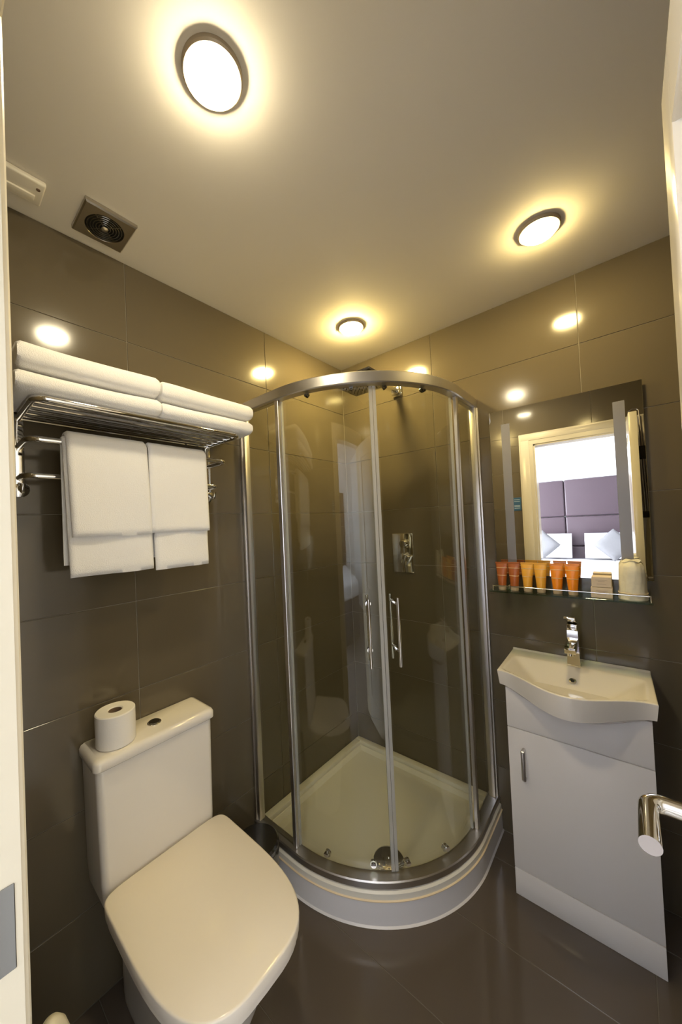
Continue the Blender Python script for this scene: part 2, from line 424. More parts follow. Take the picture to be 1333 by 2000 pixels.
# ------------------------------------------------------------------ shower enclosure
S, R = 0.806, 0.556; CC = S - R
ZB, ZT = 0.128, 2.092
en = thing('shower_enclosure', 'curved glass corner shower enclosure with chrome rails', 'shower', (CC, -CC, ZB))
rail = [(-0.018, 0), (0.018, 0), (0.020, 0.004), (0.020, 1), (0.015, 2), (-0.015, 2), (-0.018, 1)]
def railsec(z0, z1, o0, o1, rd=0.004):
    return [(o0 + rd, z0), (o1 - rd, z0), (o1, z0 + rd), (o1, z1 - rd), (o1 - rd, z1), (o0 + rd, z1), (o0, z1 - rd), (o0, z0 + rd)]
PR = quad_path(S, R, 60)
obj('bottom_rail', G().sweep(PR, railsec(ZB, 0.158, -0.026, 0.026)), M['satin'], en)
obj('top_rail', G().sweep(PR, railsec(2.046, ZT, -0.026, 0.018)), M['satin'], en)
g = G(); g.box(0.001, 0.030, -S - 0.016, -S + 0.014, 0.158, 2.046, 0.003, 2); g.box(0.001, 0.012, -S - 0.022, -S + 0.02, 0.158, 2.046, 0.002, 2)
obj('wall_profile', g, M['satin'], en)
g = G(); g.box(S - 0.014, S + 0.016, -0.030, -0.001, 0.158, 2.046, 0.003, 2); g.box(S - 0.02, S + 0.022, -0.012, -0.001, 0.158, 2.046, 0.002, 2)
obj('wall_profile', g, M['satin'], en)
Z0g, Z1g = 0.158, 2.046
obj('glass_panel', G().box(0.030, CC, -S - 0.003, -S + 0.003, Z0g, Z1g), M['glass'], en)
obj('glass_panel', G().box(S - 0.003, S + 0.003, -CC, -0.030, Z0g, Z1g), M['glass'], en)
g = G(); g.box(CC - 0.012, CC + 0.010, -S - 0.008, -S + 0.008, Z0g, Z1g, 0.002, 1)
obj('edge_strip', g, M['satin'], en)
g = G(); g.box(S - 0.008, S + 0.008, -CC - 0.010, -CC + 0.012, Z0g, Z1g, 0.002, 1)
obj('edge_strip', g, M['satin'], en)
def arc(a0, a1, r, n): return [(CC + r * math.cos(math.radians(a0 + (a1 - a0) * k / n)), -CC + r * math.sin(math.radians(a0 + (a1 - a0) * k / n)), math.cos(math.radians(a0 + (a1 - a0) * k / n)), math.sin(math.radians(a0 + (a1 - a0) * k / n))) for k in range(n + 1)]
RD = R - 0.016
for a0, a1, ha, ws in ((-89.5, -47.6, -52.3, (-75, -55)), (-45.2, -1.5, -41.3, (-40.8, -22))):
    d = obj('glass_door', G().sweep(arc(a0, a1, RD, 24), [(-0.003, Z0g + 0.006), (0.003, Z0g + 0.006), (0.003, Z1g - 0.006), (-0.003, Z1g - 0.006)]), M['glass'], en)
    # handle : outside bar + standoffs, and inner bar
    c_, s_ = math.cos(math.radians(ha)), math.sin(math.radians(ha))
    def at(r, z): return (CC + r * c_, -CC + r * s_, z)
    g = G(); g.tube([at(RD + 0.045, 0.955), at(RD + 0.045, 1.215)], 0.0062, 14)
    g.tube([at(RD - 0.045, 0.955), at(RD - 0.045, 1.215)], 0.0062, 14)
    for z in (1.010, 1.190):
        g.tube([at(RD - 0.045, z), at(RD + 0.045, z)], 0.0058, 12)
        g.tube([at(RD + 0.003, z), at(RD + 0.010, z)], 0.011, 16); g.tube([at(RD - 0.010, z), at(RD - 0.003, z)], 0.011, 16)
    obj('handle', g, M['chrome'], d)
    for w in ws:
        for z, s in ((0.186, 1), (2.036, -1)):
            cw, sw = math.cos(math.radians(w)), math.sin(math.radians(w))
            g = G(); rq = 0.010 if s > 0 else 0.006; q = lambda r, dz: (CC + r * cw, -CC + r * sw, z + dz)
            g.tube([q(RD - 0.010, 0), q(RD - 0.003, 0)], rq, 16); g.tube([q(RD + 0.003, 0), q(RD + 0.009, 0)], rq, 16)
            g.tube([q(RD - 0.016, -s * 0.008), q(RD - 0.006, -s * 0.008)], 0.013 if s > 0 else 0.008, 18)
            obj('roller', g, M['chrome'] if s > 0 else M['dark_steel'], d)
    ae = a1 if a0 < -60 else a0
    s0, s1 = (ae - 0.2, ae + 1.1) if a0 < -60 else (ae - 1.1, ae + 0.2)
    obj('seal_strip', G().sweep(arc(s0, s1, RD, 3), [(-0.006, Z0g + 0.004), (0.006, Z0g + 0.004), (0.006, Z1g - 0.004), (-0.006, Z1g - 0.004)]), M['seal'], d)
    # far edge seal
    af = a0 if a0 < -60 else a1
    s0, s1 = (af, af + 0.8) if a0 < -60 else (af - 0.8, af)
    obj('seal_strip', G().sweep(arc(s0, s1, RD, 3), [(-0.005, Z0g + 0.004), (0.005, Z0g + 0.004), (0.005, Z1g - 0.004), (-0.005, Z1g - 0.004)]), M['seal'], d)

# ------------------------------------------------------------------ shower head and valve
t = thing('rain_shower', 'square chrome rain shower head on an arm from the back wall', 'shower head', (0.395, 0, 2.22))
obj('wall_flange', G().box(0.368, 0.424, -0.012, -0.0005, 2.222, 2.278, 0.002, 2), M['chrome'], t)
g = G(); g.box(0.382, 0.410, -0.378, -0.010, 2.238, 2.262, 0.002, 2); g.box(0.372, 0.420, -0.034, -0.010, 2.229, 2.271, 0.003, 2)
obj('arm', g, M['chrome'], t)
g = G(); g.tube([(0.396, -0.365, 2.240), (0.396, -0.365, 2.208)], 0.014, 16)
obj('swivel', g, M['chrome'], t)
hd_ = obj('head_plate', G().box(0.276, 0.516, -0.485, -0.245, 2.196, 2.209, 0.002, 2), M['dark_steel'], t)
nz = G()
for i in range(9):
    for j in range(9):
        x, y = 0.298 + i * 0.0245, -0.463 + j * 0.0245
        nz.lathe([(0, 0), (0.0035, 0), (0.0028, -0.003), (0, -0.003)], (x, y, 2.1955), 'z', 6)
o = obj('nozzles', nz, M['dark_steel'], hd_); o['kind'] = 'stuff'

t = thing('shower_valve', 'square chrome shower valve plate on the tiles behind the glass', 'valve', (0.39, 0, 1.33))
obj('back_plate', G().box(0.318, 0.448, -0.009, -0.0005, 1.212, 1.436, 0.002, 2), M['chrome'], t)
g = G(); g.lathe([(0, -0.009), (0.026, -0.009), (0.026, -0.014), (0.020, -0.016), (0.020, -0.045), (0.017, -0.048), (0, -0.048)], (0.403, 0, 1.378), 'y', 28)
k1 = obj('round_knob', g, M['chrome'], t)
g = G(); mt_ = Matrix.Translation((0.408, -0.03, 1.293)) @ Matrix.Rotation(math.radians(25), 4, 'Y')
g.box(-0.024, -0.001, -0.022, 0.022, -0.026, 0.026, 0.002, 2, mt_); g.box(0.001, 0.024, -0.022, 0.022, -0.026, 0.026, 0.002, 2, mt_)
obj('square_knob', g, M['chrome'], t)

# ------------------------------------------------------------------ vanity
cb = thing('vanity_cabinet', 'white vanity cabinet with one door under the washbasin', 'cabinet', (1.17, -0.14, 0))
CX0, CX1, CYF = 0.956, 1.388, -0.262
obj('carcass', G().box(CX0 + 0.002, CX1 - 0.002, CYF, -0.002, 0.0005, 0.828, 0.001, 1), M['cabinet'], cb)
obj('drawer_front', G().box(CX0, CX1, -0.280, CYF - 0.001, 0.665, 0.820, 0.0015, 2), M['cabinet'], cb)
dd = obj('door', G().box(CX0, CX1, -0.280, CYF - 0.001, 0.108, 0.662, 0.0015, 2), M['cabinet'], cb)
obj('plinth', G().box(CX0, CX1, -0.280, CYF - 0.001, 0.0005, 0.105, 0.0015, 2), M['cabinet'], cb)
g = G(); hx = 1.011
g.tube([(hx, -0.280, 0.590), (hx, -0.298, 0.590), (hx, -0.302, 0.583), (hx, -0.302, 0.486), (hx, -0.298, 0.479), (hx, -0.280, 0.479)], 0.0055, 10)
g.box(hx - 0.007, hx + 0.007, -0.305, -0.299, 0.478, 0.592, 0.002, 1)
obj('handle', g, M['satin'], dd)

bs = thing('washbasin', 'white ceramic washbasin with a bowed front on the vanity cabinet', 'basin', (1.165, -0.15, 0.83))
def front(u):
    a = abs(2 * u - 1); k = 0.5 + 0.5 * math.cos(PI * min(1, a / 0.93))
    return -0.298 - 0.105 * k ** 0.85
def sm(x): x = max(0, min(1, x)); return x * x * (3 - 2 * x)
NU, NV = 72, 48; BZ = 0.888
def bx(u, v):
    x0 = 0.9265 + (0.932 - 0.9265) * v; x1 = 1.397 + (1.405 - 1.397) * v
    return x0 + (x1 - x0) * u
def smin(vals, k=0.010):
    return -k * math.log(sum(math.exp(-v / k) for v in vals))
def topz(u, v):
    y = v * front(u); f = front(u)
    if y > -0.010: return BZ + 0.006 * sm((y + 0.010) / 0.005)
    x = bx(u, v)
    back = (-0.098 - y) * 0.62
    fr_ = (y - (f + 0.016)) * 2.6
    side = min(x - 0.950, 1.380 - x) * 0.62
    d = smin((back, fr_, side, 0.105), 0.006)
    return BZ - max(0, d)
g = G(); b = g.bm
top = [[b.verts.new((bx(i / NU, j / NV), min(-0.001, (j / NV) * front(i / NU)), topz(i / NU, j / NV))) for j in range(NV + 1)] for i in range(NU + 1)]
def botz(u, v):
    y = v * front(u); s = max(0, 1 - (2 * u - 1) ** 2) ** 1.3
    if y > -0.283: return 0.831
    return 0.833 - 0.052 * s * sm((front(u) - y) / (front(u) + 0.283) * -1 * -1) if False else 0.833 - (0.026 + 0.046 * sm((y - front(u)) / max(1e-4, (-0.283 - front(u))))) * s
bot = [[b.verts.new((bx(i / NU, j / NV) + (0.5 - i / NU) * 0.012, min(-0.001, (j / NV) * front(i / NU)) * (0.985 if j > NV - 2 else 1), botz(i / NU, j / NV))) for j in range(NV + 1)] for i in range(NU + 1)]
for i in range(NU):
    for j in range(NV):
        b.faces.new((top[i][j], top[i][j + 1], top[i + 1][j + 1], top[i + 1][j]))
        b.faces.new((bot[i][j], bot[i + 1][j], bot[i + 1][j + 1], bot[i][j + 1]))
    b.faces.new((top[i][NV], bot[i][NV], bot[i + 1][NV], top[i + 1][NV])); b.faces.new((top[i][0], top[i + 1][0], bot[i + 1][0], bot[i][0]))
for j in range(NV):
    b.faces.new((top[0][j], bot[0][j], bot[0][j + 1], top[0][j + 1])); b.faces.new((top[NU][j], top[NU][j + 1], bot[NU][j + 1], bot[NU][j]))
bmesh.ops.recalc_face_normals(b, faces=b.faces)
ed = [e for e in b.edges if e.calc_face_angle(0) > math.radians(60) and (e.verts[0].co.z > 0.88)]
bmesh.ops.bevel(b, geom=ed, offset=0.004, segments=3, profile=0.5, affect='EDGES')
obj('basin_body', g, M['ceramic'], bs, 50)
g = G(); g.lathe([(0.006, 0), (0.012, 0), (0.012, -0.003), (0.007, -0.004), (0.006, 0)], (0, 0, 0), 'y', 20)
bmesh.ops.transform(g.bm, matrix=Matrix.Translation((1.168, -0.160, 0.8515)) @ Matrix.Rotation(math.radians(-58), 4, 'X'), verts=g.bm.verts)
ov = obj('overflow_ring', g, M['chrome'], bs)
g = G(); g.lathe([(0, 0), (0.007, 0), (0.007, -0.002), (0, -0.002)], (0, 0, 0), 'y', 16)
bmesh.ops.transform(g.bm, matrix=Matrix.Translation((1.168, -0.160, 0.8515)) @ Matrix.Rotation(math.radians(-58), 4, 'X'), verts=g.bm.verts)
obj('overflow_hole', g, M['black'], ov)
g = G(); g.lathe([(0, 0), (0.021, 0), (0.021, 0.004), (0.012, 0.007), (0, 0.007)], (1.17, -0.318, 0.784), 'z', 24)
obj('waste', g, M['chrome'], bs)

fc = thing('basin_tap', 'square chrome mixer tap at the back of the washbasin', 'tap', (1.168, -0.075, BZ))
g = G(); r0 = lambda z, w, y0, y1: [Vector((1.168 - w, y0, z)), Vector((1.168 + w, y0, z)), Vector((1.168 + w, y1, z)), Vector((1.168 - w, y1, z))]
g.rings([r0(0.8885, 0.023, -0.100, -0.052), r0(0.892, 0.023, -0.100, -0.052), r0(0.895, 0.0215, -0.098, -0.054), r0(1.02, 0.018, -0.092, -0.058), r0(1.03, 0.0175, -0.091, -0.059)])
obj('body', g, M['chrome'], fc, 20)
g = G(); mt_ = Matrix.Translation((1.168, -0.075, 0.992)) @ Matrix.Rotation(math.radians(8), 4, 'X')
g.box(-0.0185, 0.0185, -0.115, 0.0, -0.012, 0.012, 0.002, 2, mt_); g.tube([(1.168, -0.175, 0.975), (1.168, -0.175, 0.956)], 0.011, 16)
obj('spout', g, M['chrome'], fc)
g = G(); g.box(1.150, 1.186, -0.093, -0.057, 1.031, 1.055, 0.002, 2)
mt_ = Matrix.Translation((1.168, -0.075, 1.058)) @ Matrix.Rotation(math.radians(-24), 4, 'X')
g.box(-0.0195, 0.0195, -0.085, 0.028, -0.002, 0.007, 0.002, 2, mt_)
obj('lever', g, M['chrome'], fc)

# ------------------------------------------------------------------ mirror
mr = thing('wall_mirror', 'rectangular wall mirror with two frosted strips above the basin', 'mirror', (1.15, 0, 1.6))
MX0, MX1, MZ0, MZ1 = 0.882, 1.421, 1.236, 2.0
rotm = Matrix.Translation((1.15, 0, 0)) @ Matrix.Rotation(math.radians(1.0), 4, 'Z') @ Matrix.Translation((-1.15, 0, 0))
def mbox(x0, x1, y0, y1, z0, z1, bev=0.0):
    g = G(); g.box(x0, x1, y0, y1, z0, z1, bev, 1, rotm); return g
obj('backing', mbox(MX0 + 0.03, MX1 - 0.03, -0.017, -0.004, MZ0 + 0.03, MZ1 - 0.03), M['mirror_back'], mr)
gm = mbox(MX0, MX1, -0.023, -0.0175, MZ0, MZ1, 0.0012)
obj('mirror_glass', gm, M['mirror'], mr, 10)
for x in (0.931, 1.332):
    obj('frosted_strip', mbox(x, x + 0.036, -0.0234, -0.0228, MZ0 + 0.02, MZ1 - 0.066), M['frost'], mr)

# ------------------------------------------------------------------ shelf and toiletries
sh = thing('glass_shelf', 'narrow green glass shelf with chrome rail under the mirror', 'shelf', (1.137, 0, 1.17))
SZ = 1.174
obj('shelf_glass', G().box(0.870, 1.412, -0.125, -0.004, SZ - 0.007, SZ, 0.001, 1), M['shelf_glass'], sh)
for x in (0.93, 1.345):
    g = G(); g.lathe([(0, -0.0005), (0.014, -0.0005), (0.014, -0.006), (0.008, -0.010), (0, -0.010)], (x, 0, SZ - 0.004), 'y', 20); g.box(x - 0.010, x + 0.010, -0.028, -0.008, SZ - 0.016, SZ - 0.0075, 0.002, 1)
    obj('bracket', g, M['chrome'], sh)
g = G(); g.tube([(0.885, -0.006, SZ + 0.022), (0.885, -0.118, SZ + 0.022), (1.408, -0.118, SZ + 0.022), (1.408, -0.006, SZ + 0.022)], 0.0018, 8)
for x in (0.885, 1.408): g.tube([(x, -0.118, SZ - 0.0), (x, -0.118, SZ + 0.024)], 0.003, 8)
obj('guard_rail', g, M['chrome'], sh)
def toil_tube(x, y, matk, label, w=0.0242):
    t = thing('toiletry_tube', label, 'tube', (x, y, SZ), 'toiletry tubes on the glass shelf')
    g = G(); g.lathe([(0, 0.0003), (0.0155, 0.0003), (0.0165, 0.004), (0.0165, 0.019), (0.0145, 0.020), (0, 0.020)], (x, y, SZ), 'z', 24)
    obj('cap', g, M['tube_cap'], t)
    g = G(); rings = []
    for k in range(10):
        f = k / 9; z = SZ + 0.0205 + f * 0.097; a = 0.0165 + (w - 0.0165) * f + 0.0; bb = 0.0165 * (1 - f ** 1.6) + 0.0012
        rings.append([Vector((x + a * math.cos(2 * PI * i / 24), y + bb * math.sin(2 * PI * i / 24), z)) for i in range(24)])
    g.rings(rings); bd = obj('body', g, M[matk], t)
    obj('crimp', G().box(x - w - 0.0005, x + w + 0.0005, y - 0.0014, y + 0.0014, SZ + 0.1178, SZ + 0.125, 0.0004, 1), M[matk], t)
    for f in (0.45, 0.80):
        a = 0.0165 + (w - 0.0165) * f; bb = 0.0165 * (1 - f ** 1.6) + 0.0012; z = SZ + 0.0205 + f * 0.097
        g = G(); g.rings([[Vector((x + (a + 0.0004) * math.cos(2 * PI * i / 24), y + (bb + 0.0005) * math.sin(2 * PI * i / 24), z + dz)) for i in range(24)] for dz in (0, 0.0025)])
        obj('print_band', g, M['tube_print'], bd)
for x, k, lb in ((0.915, 'brown', 'dark brown toiletry tube at the left end of the shelf'), (0.965, 'brown', 'dark brown toiletry tube, second from the left, beside the yellow tubes'),
                 (1.017, 'yellow', 'yellow toiletry tube standing next to the brown tubes'), (1.067, 'yellow', 'yellow toiletry tube standing next to the orange tubes'),
                 (1.125, 'orange', 'orange toiletry tube standing next to the yellow tubes'), (1.178, 'orange', 'orange toiletry tube nearest the soap boxes')):
    toil_tube(x, -0.078, k, lb)
for z, x0, x1, lb in ((SZ + 0.0004, 1.237, 1.302, 'cream card soap box lying on the shelf, lower of two'), (SZ + 0.0414, 1.240, 1.301, 'cream card soap box stacked on the other, upper of two')):
    t = thing('soap_box', lb, 'box', ((x0 + x1) / 2, -0.075, z), 'stacked soap boxes')
    bo = obj('carton', G().box(x0, x1, -0.102, -0.048, z, z + 0.040, 0.0015, 1), M['soap'], t)
    g = G(); xc = (x0 + x1) / 2
    for dx, dz, w_ in ((0, 0.027, 0.018), (0, 0.022, 0.010), (0, 0.012, 0.014)): g.box(xc - w_, xc + w_, -0.1026, -0.1019, z + dz, z + dz + 0.0012)
    obj('faint_print', g, M['soap_print'], bo)['kind'] = 'stuff'
t = thing('wrapped_glass', 'upturned drinking glass wrapped in cream paper on the shelf', 'glass', (1.36, -0.072, SZ))
g = G(); rings = []; N = 48
prof = [(0.0, 0.0003), (0.041, 0.0003), (0.043, 0.004), (0.0415, 0.012), (0.0425, 0.016), (0.040, 0.024), (0.041, 0.029), (0.0395, 0.04), (0.039, 0.07), (0.038, 0.10), (0.036, 0.122), (0.029, 0.134), (0.023, 0.139), (0.026, 0.143), (0.019, 0.146), (0.0, 0.144)]
for r, h in prof:
    ring = []
    for k in range(N):
        a = 2 * PI * k / N; w_ = 1 + (0.025 * math.sin(a * 7 + h * 30) + 0.02 * math.sin(a * 13 - h * 60)) * (1 if h > 0.005 else 0) + (0.12 * math.sin(a * 4) if h > 0.136 else 0)
        ring.append(Vector((1.36 + max(r, 1e-5) * w_ * math.cos(a), -0.072 + max(r, 1e-5) * w_ * math.sin(a), SZ + h + (0.004 * math.sin(3 * a) if h > 0.136 else 0))))
    rings.append(ring)
g.rings(rings); obj('paper_wrap', g, M['wrap'], t)
g = G(); g.tube([(1.36 + 0.042 * math.cos(2 * PI * k / 40), -0.072 + 0.042 * math.sin(2 * PI * k / 40), SZ + 0.026 + 0.001 * math.sin(k)) for k in range(41)], 0.0014, 6)
obj('string', g, M['sealant'], t)

# ------------------------------------------------------------------ toilet
YC = -1.303
to = thing('toilet', 'white close-coupled toilet with closed squarish lid by the left wall', 'toilet', (0.35, YC, 0))
def sup(xb, xf, hw, n1=2.6, back=0.92, N=64, yc=YC, p=0.5):
    """plan outline: straight back at xb, rounded front at xf"""
    pts = []
    L = xf - xb
    xs = xb + L * p
    for k in range(N):
        a = 2 * PI * k / N; c_, s_ = math.cos(a), math.sin(a)
        if c_ >= 0:
            x = xs + (xf - xs) * abs(c_) ** (2 / n1); y = hw * math.copysign(abs(s_) ** (2 / n1), s_)
        else:
            x = xs - (xs - xb) * abs(c_) ** (2 / 9.0); y = hw * (math.copysign(abs(s_) ** (2 / 9.0), s_)) * (1 - (1 - back) * abs(c_) ** 3)
        pts.append((x, yc + y))
    return pts
def lvl(z, *a, **k): return [Vector((x, y, z)) for x, y in sup(*a, **k)]
g = G(); g.rings([lvl(0.0005, 0.02, 0.50, 0.115), lvl(0.03, 0.02, 0.505, 0.117), lvl(0.15, 0.02, 0.53, 0.120), lvl(0.25, 0.02, 0.575, 0.135), lvl(0.32, 0.02, 0.600, 0.152), lvl(0.37, 0.02, 0.632, 0.172, n1=3.2), lvl(0.395, 0.02, 0.640, 0.177, n1=3.4), lvl(0.400, 0.03, 0.632, 0.170, n1=3.4)])
obj('pan', g, M['ceramic'], to, 40)
K = dict(n1=3.4, back=0.985, p=0.28)
g = G(); g.rings([lvl(0.4005, 0.175, 0.660, 0.190, **K), lvl(0.404, 0.172, 0.667, 0.196, **K), lvl(0.418, 0.172, 0.667, 0.196, **K), lvl(0.421, 0.176, 0.660, 0.190, **K)])
obj('seat', g, M['seat'], to, 40)
g = G(); g.rings([lvl(0.4225, 0.170, 0.664, 0.194, **K), lvl(0.424, 0.166, 0.673, 0.200, **K), lvl(0.4515, 0.166, 0.674, 0.201, **K), lvl(0.4548, 0.167, 0.6725, 0.1995, **K), lvl(0.4562, 0.170, 0.668, 0.196, **K), lvl(0.4572, 0.30, 0.5, 0.08, **K)])
obj('lid', g, M['seat'], to, 50)
for y in (YC - 0.09, YC + 0.09): obj('hinge', G().tube([(0.171, y - 0.02, 0.43), (0.171, y + 0.02, 0.43)], 0.010, 12), M['seat'], to)
g = G()
def tank(z, x1, y0, y1, r=0.02, n=6):
    pts = []
    for cx, cy, a0 in ((x1 - r, y1 - r, 0), (0.004 + 0.004, y1 - 0.004, PI / 2), (0.004 + 0.004, y0 + 0.004, PI), (x1 - r, y0 + r, 1.5 * PI)):
        rr_ = r if cx > 0.02 else 0.004
        for k in range(n + 1):
            a = a0 + PI / 2 * k / n; pts.append(Vector((cx + rr_ * math.cos(a), cy + rr_ * math.sin(a), z)))
    return pts
g.rings([tank(0.400, 0.158, -1.487, -1.127), tank(0.46, 0.156, -1.491, -1.122), tank(0.797, 0.148, -1.496, -1.112)])
obj('cistern', g, M['ceramic'], to)
g = G(); g.rings([tank(0.7985, 0.152, -1.499, -1.109), tank(0.803, 0.157, -1.504, -1.104), tank(0.822, 0.157, -1.504, -1.104), tank(0.831, 0.152, -1.499, -1.109, 0.018), tank(0.835, 0.142, -1.489, -1.119, 0.014)])
cl = obj('cistern_lid', g, M['ceramic'], to, 50)
g = G(); g.lathe([(0, 0), (0.023, 0), (0.023, 0.003), (0.019, 0.005), (0, 0.005)], (0.075, -1.295, 0.8352), 'z', 28)
fb = obj('flush_button', g, M['chrome'], cl)
g = G(); g.box(0.060, 0.090, -1.2957, -1.2943, 0.8403, 0.8415); g.lathe([(0.0165, 0.0405 - 0.04), (0.0180, 0.0005), (0.0180, 0.0018), (0.0165, 0.0018)], (0.075, -1.295, 0.8402), 'z', 24)
obj('button_split', g, M['dark_steel'], fb)

rl = thing('toilet_roll', 'white toilet roll standing on the cistern lid', 'toilet roll', (0.078, -1.412, 0.8352))
g = G(); rc = (0.084, -1.420, 0.8353)
prof = [(0.021, 0.001), (0.055, 0.001), (0.0575, 0.004), (0.0575, 0.100), (0.055, 0.103), (0.023, 0.103), (0.0195, 0.100)]
g.lathe(prof + [prof[0]], rc, 'z', 48)
bmesh.ops.delete(g.bm, geom=[f for f in g.bm.faces if len(f.verts) > 6], context='FACES')
obj('paper', g, M['paper'], rl)
g = G(); g.lathe([(0.0193, 0.002), (0.0193, 0.1005), (0.0183, 0.1005), (0.0183, 0.002), (0.0193, 0.002)], rc, 'z', 32)
bmesh.ops.delete(g.bm, geom=[f for f in g.bm.faces if len(f.verts) > 6], context='FACES')
obj('card_core', g, M['card'], rl)

# bin and toilet brush
bn = thing('waste_bin', 'small dark steel waste bin between the toilet and the shower', 'bin', (0.170, -0.965, 0))
bc = (0.178, -0.955, 0)
obj('body', G().lathe([(0, 0.0005), (0.078, 0.0005), (0.082, 0.004), (0.088, 0.21), (0.090, 0.212), (0.090, 0.224), (0.0, 0.224)], bc, 'z', 48), M['dark_steel'], bn)
obj('lid', G().lathe([(0, 0.2245), (0.089, 0.2245), (0.089, 0.240), (0.082, 0.248), (0.04, 0.252), (0, 0.253)], bc, 'z', 48), M['dark_steel'], bn)
br = thing('toilet_brush', 'cream toilet brush holder on the floor left of the toilet', 'brush', (0.275, -1.635, 0))
pc = (0.272, -1.640, 0)
obj('holder', G().lathe([(0, 0.0005), (0.050, 0.0005), (0.052, 0.004), (0.046, 0.15), (0.042, 0.225), (0, 0.225)], pc, 'z', 36), M['plastic'], br)
obj('handle_cap', G().lathe([(0, 0.226), (0.043, 0.226), (0.042, 0.26), (0.038, 0.30), (0.030, 0.33), (0.018, 0.348), (0.006, 0.355), (0, 0.356)], pc, 'z', 36), M['plastic'], br)

# ------------------------------------------------------------------ towel rack
YR, YL, RZ = -1.006, -1.630, 1.862
rk = thing('towel_rack', 'chrome hotel towel rack on the left wall above the toilet', 'towel rack', (0.0, (YR + YL) / 2, 1.64))
def ubar(x1, z, r, name, xw=0.012):
    c = 0.03; pts = [(xw, YL, z), (x1 - c, YL, z)]
    for k in range(1, 7): a = k / 6 * PI / 2; pts.append((x1 - c + c * math.sin(a), YL + c * (1 - math.cos(a)), z))
    for k in range(0, 7): a = k / 6 * PI / 2; pts.append((x1 - c + c * math.cos(a), YR - c + c * math.sin(a), z))
    pts.append((xw, YR, z))
    g = G(); g.tube(pts, r, 14); return obj(name, g, M['chrome'], rk)
ubar(0.245, RZ, 0.0085, 'shelf_frame')
for x in (0.045, 0.085, 0.125, 0.165, 0.205):
    obj('shelf_bar', G().tube([(x, YL + 0.003, RZ), (x, YR - 0.003, RZ)], 0.0048, 10), M['chrome'], rk)
obj('shelf_bar', G().tube([(0.014, YL, RZ), (0.014, YR, RZ)], 0.006, 10), M['chrome'], rk)
ubar(0.148, 1.776, 0.0085, 'upper_towel_bar')
ubar(0.085, 1.683, 0.0085, 'lower_towel_bar')
for y in (YL, YR):
    g = G(); g.box(0.0006, 0.012, y - 0.013, y + 0.013, 1.655, RZ + 0.012, 0.003, 2)
    bk = obj('wall_bracket', g, M['chrome'], rk)
    g = G(); g.lathe([(0, 0.0006), (0.024, 0.0006), (0.024, 0.008), (0.015, 0.013), (0, 0.014)], (0, y, 1.650), 'x', 28)
    g.tube([(0.012, y, 1.655), (0.035, y, 1.645), (0.048, y, 1.640), (0.055, y, 1.650), (0.055, y, 1.662)], [0.006, 0.006, 0.006, 0.006, 0.007], 10)
    obj('scroll_hook', g, M['chrome'], bk)

def soft(x0, x1, y0, y1, z0, z1, seed, amp=0.004, sag=0.0, xr=0.47):
    """a folded towel: rounded front edge, slightly uneven"""
    g = G(); hx, hz = (x1 - x0) / 2, (z1 - z0) / 2; cx, cz = (x0 + x1) / 2, (z0 + z1) / 2
    rings = []; NY = 40; N = 40
    for i in range(NY + 1):
        f = i / NY; y = y0 + (y1 - y0) * f
        e = min(1, min(f, 1 - f) / 0.035); sc = 0.80 + 0.20 * math.sqrt(max(0, 1 - (1 - e) ** 2))
        ring = []
        for k in range(N):
            a = 2 * PI * k / N; c_, s_ = math.cos(a), math.sin(a)
            # superellipse with strong flatness
            x = hx * math.copysign(abs(c_) ** (2 / 9), c_); z = hz * math.copysign(abs(s_) ** (2 / 2.6), s_)
            # roundness of front: thickness falls near +x end
            p = Vector((cx + x * (1 - 0.01 * (1 - sc)), y, cz + z * sc))
            nn = noise.noise(Vector((p.x * 9, p.y * 6, p.z * 9 + seed)))
            n2 = noise.noise(Vector((p.x * 3, p.y * 2.5, seed * 3.1)))
            p.z += (nn * amp + n2 * amp * 1.5) * (1 if s_ > 0 else 0.15) ; p.x += nn * amp * 0.8
            ring.append(p)
        rings.append(ring)
    g.rings(rings); return g
TZ = RZ + 0.0095
L0, L1, R1 = -1.668, -1.312, -0.952
for y0, y1, z0, z1, sd, lb in ((L0, L1 - 0.002, TZ, TZ + 0.057, 1, 'folded white towel on the rack, left stack, lower one'),
                               (L0 + 0.005, L1 - 0.003, TZ + 0.060, TZ + 0.128, 2, 'folded white towel on the rack, left stack, upper one'),
                               (L1 + 0.002, R1, TZ, TZ + 0.054, 3, 'folded white towel on the rack, right stack, lower one'),
                               (L1 + 0.003, R1 + 0.004, TZ + 0.057, TZ + 0.120, 4, 'folded white towel on the rack, right stack, upper one')):
    tag(obj('folded_towel', soft(0.010, 0.262, y0, y1, z0, z1, sd), M['towel'], None, 80), lb, 'towel', 'folded towels on the rack')

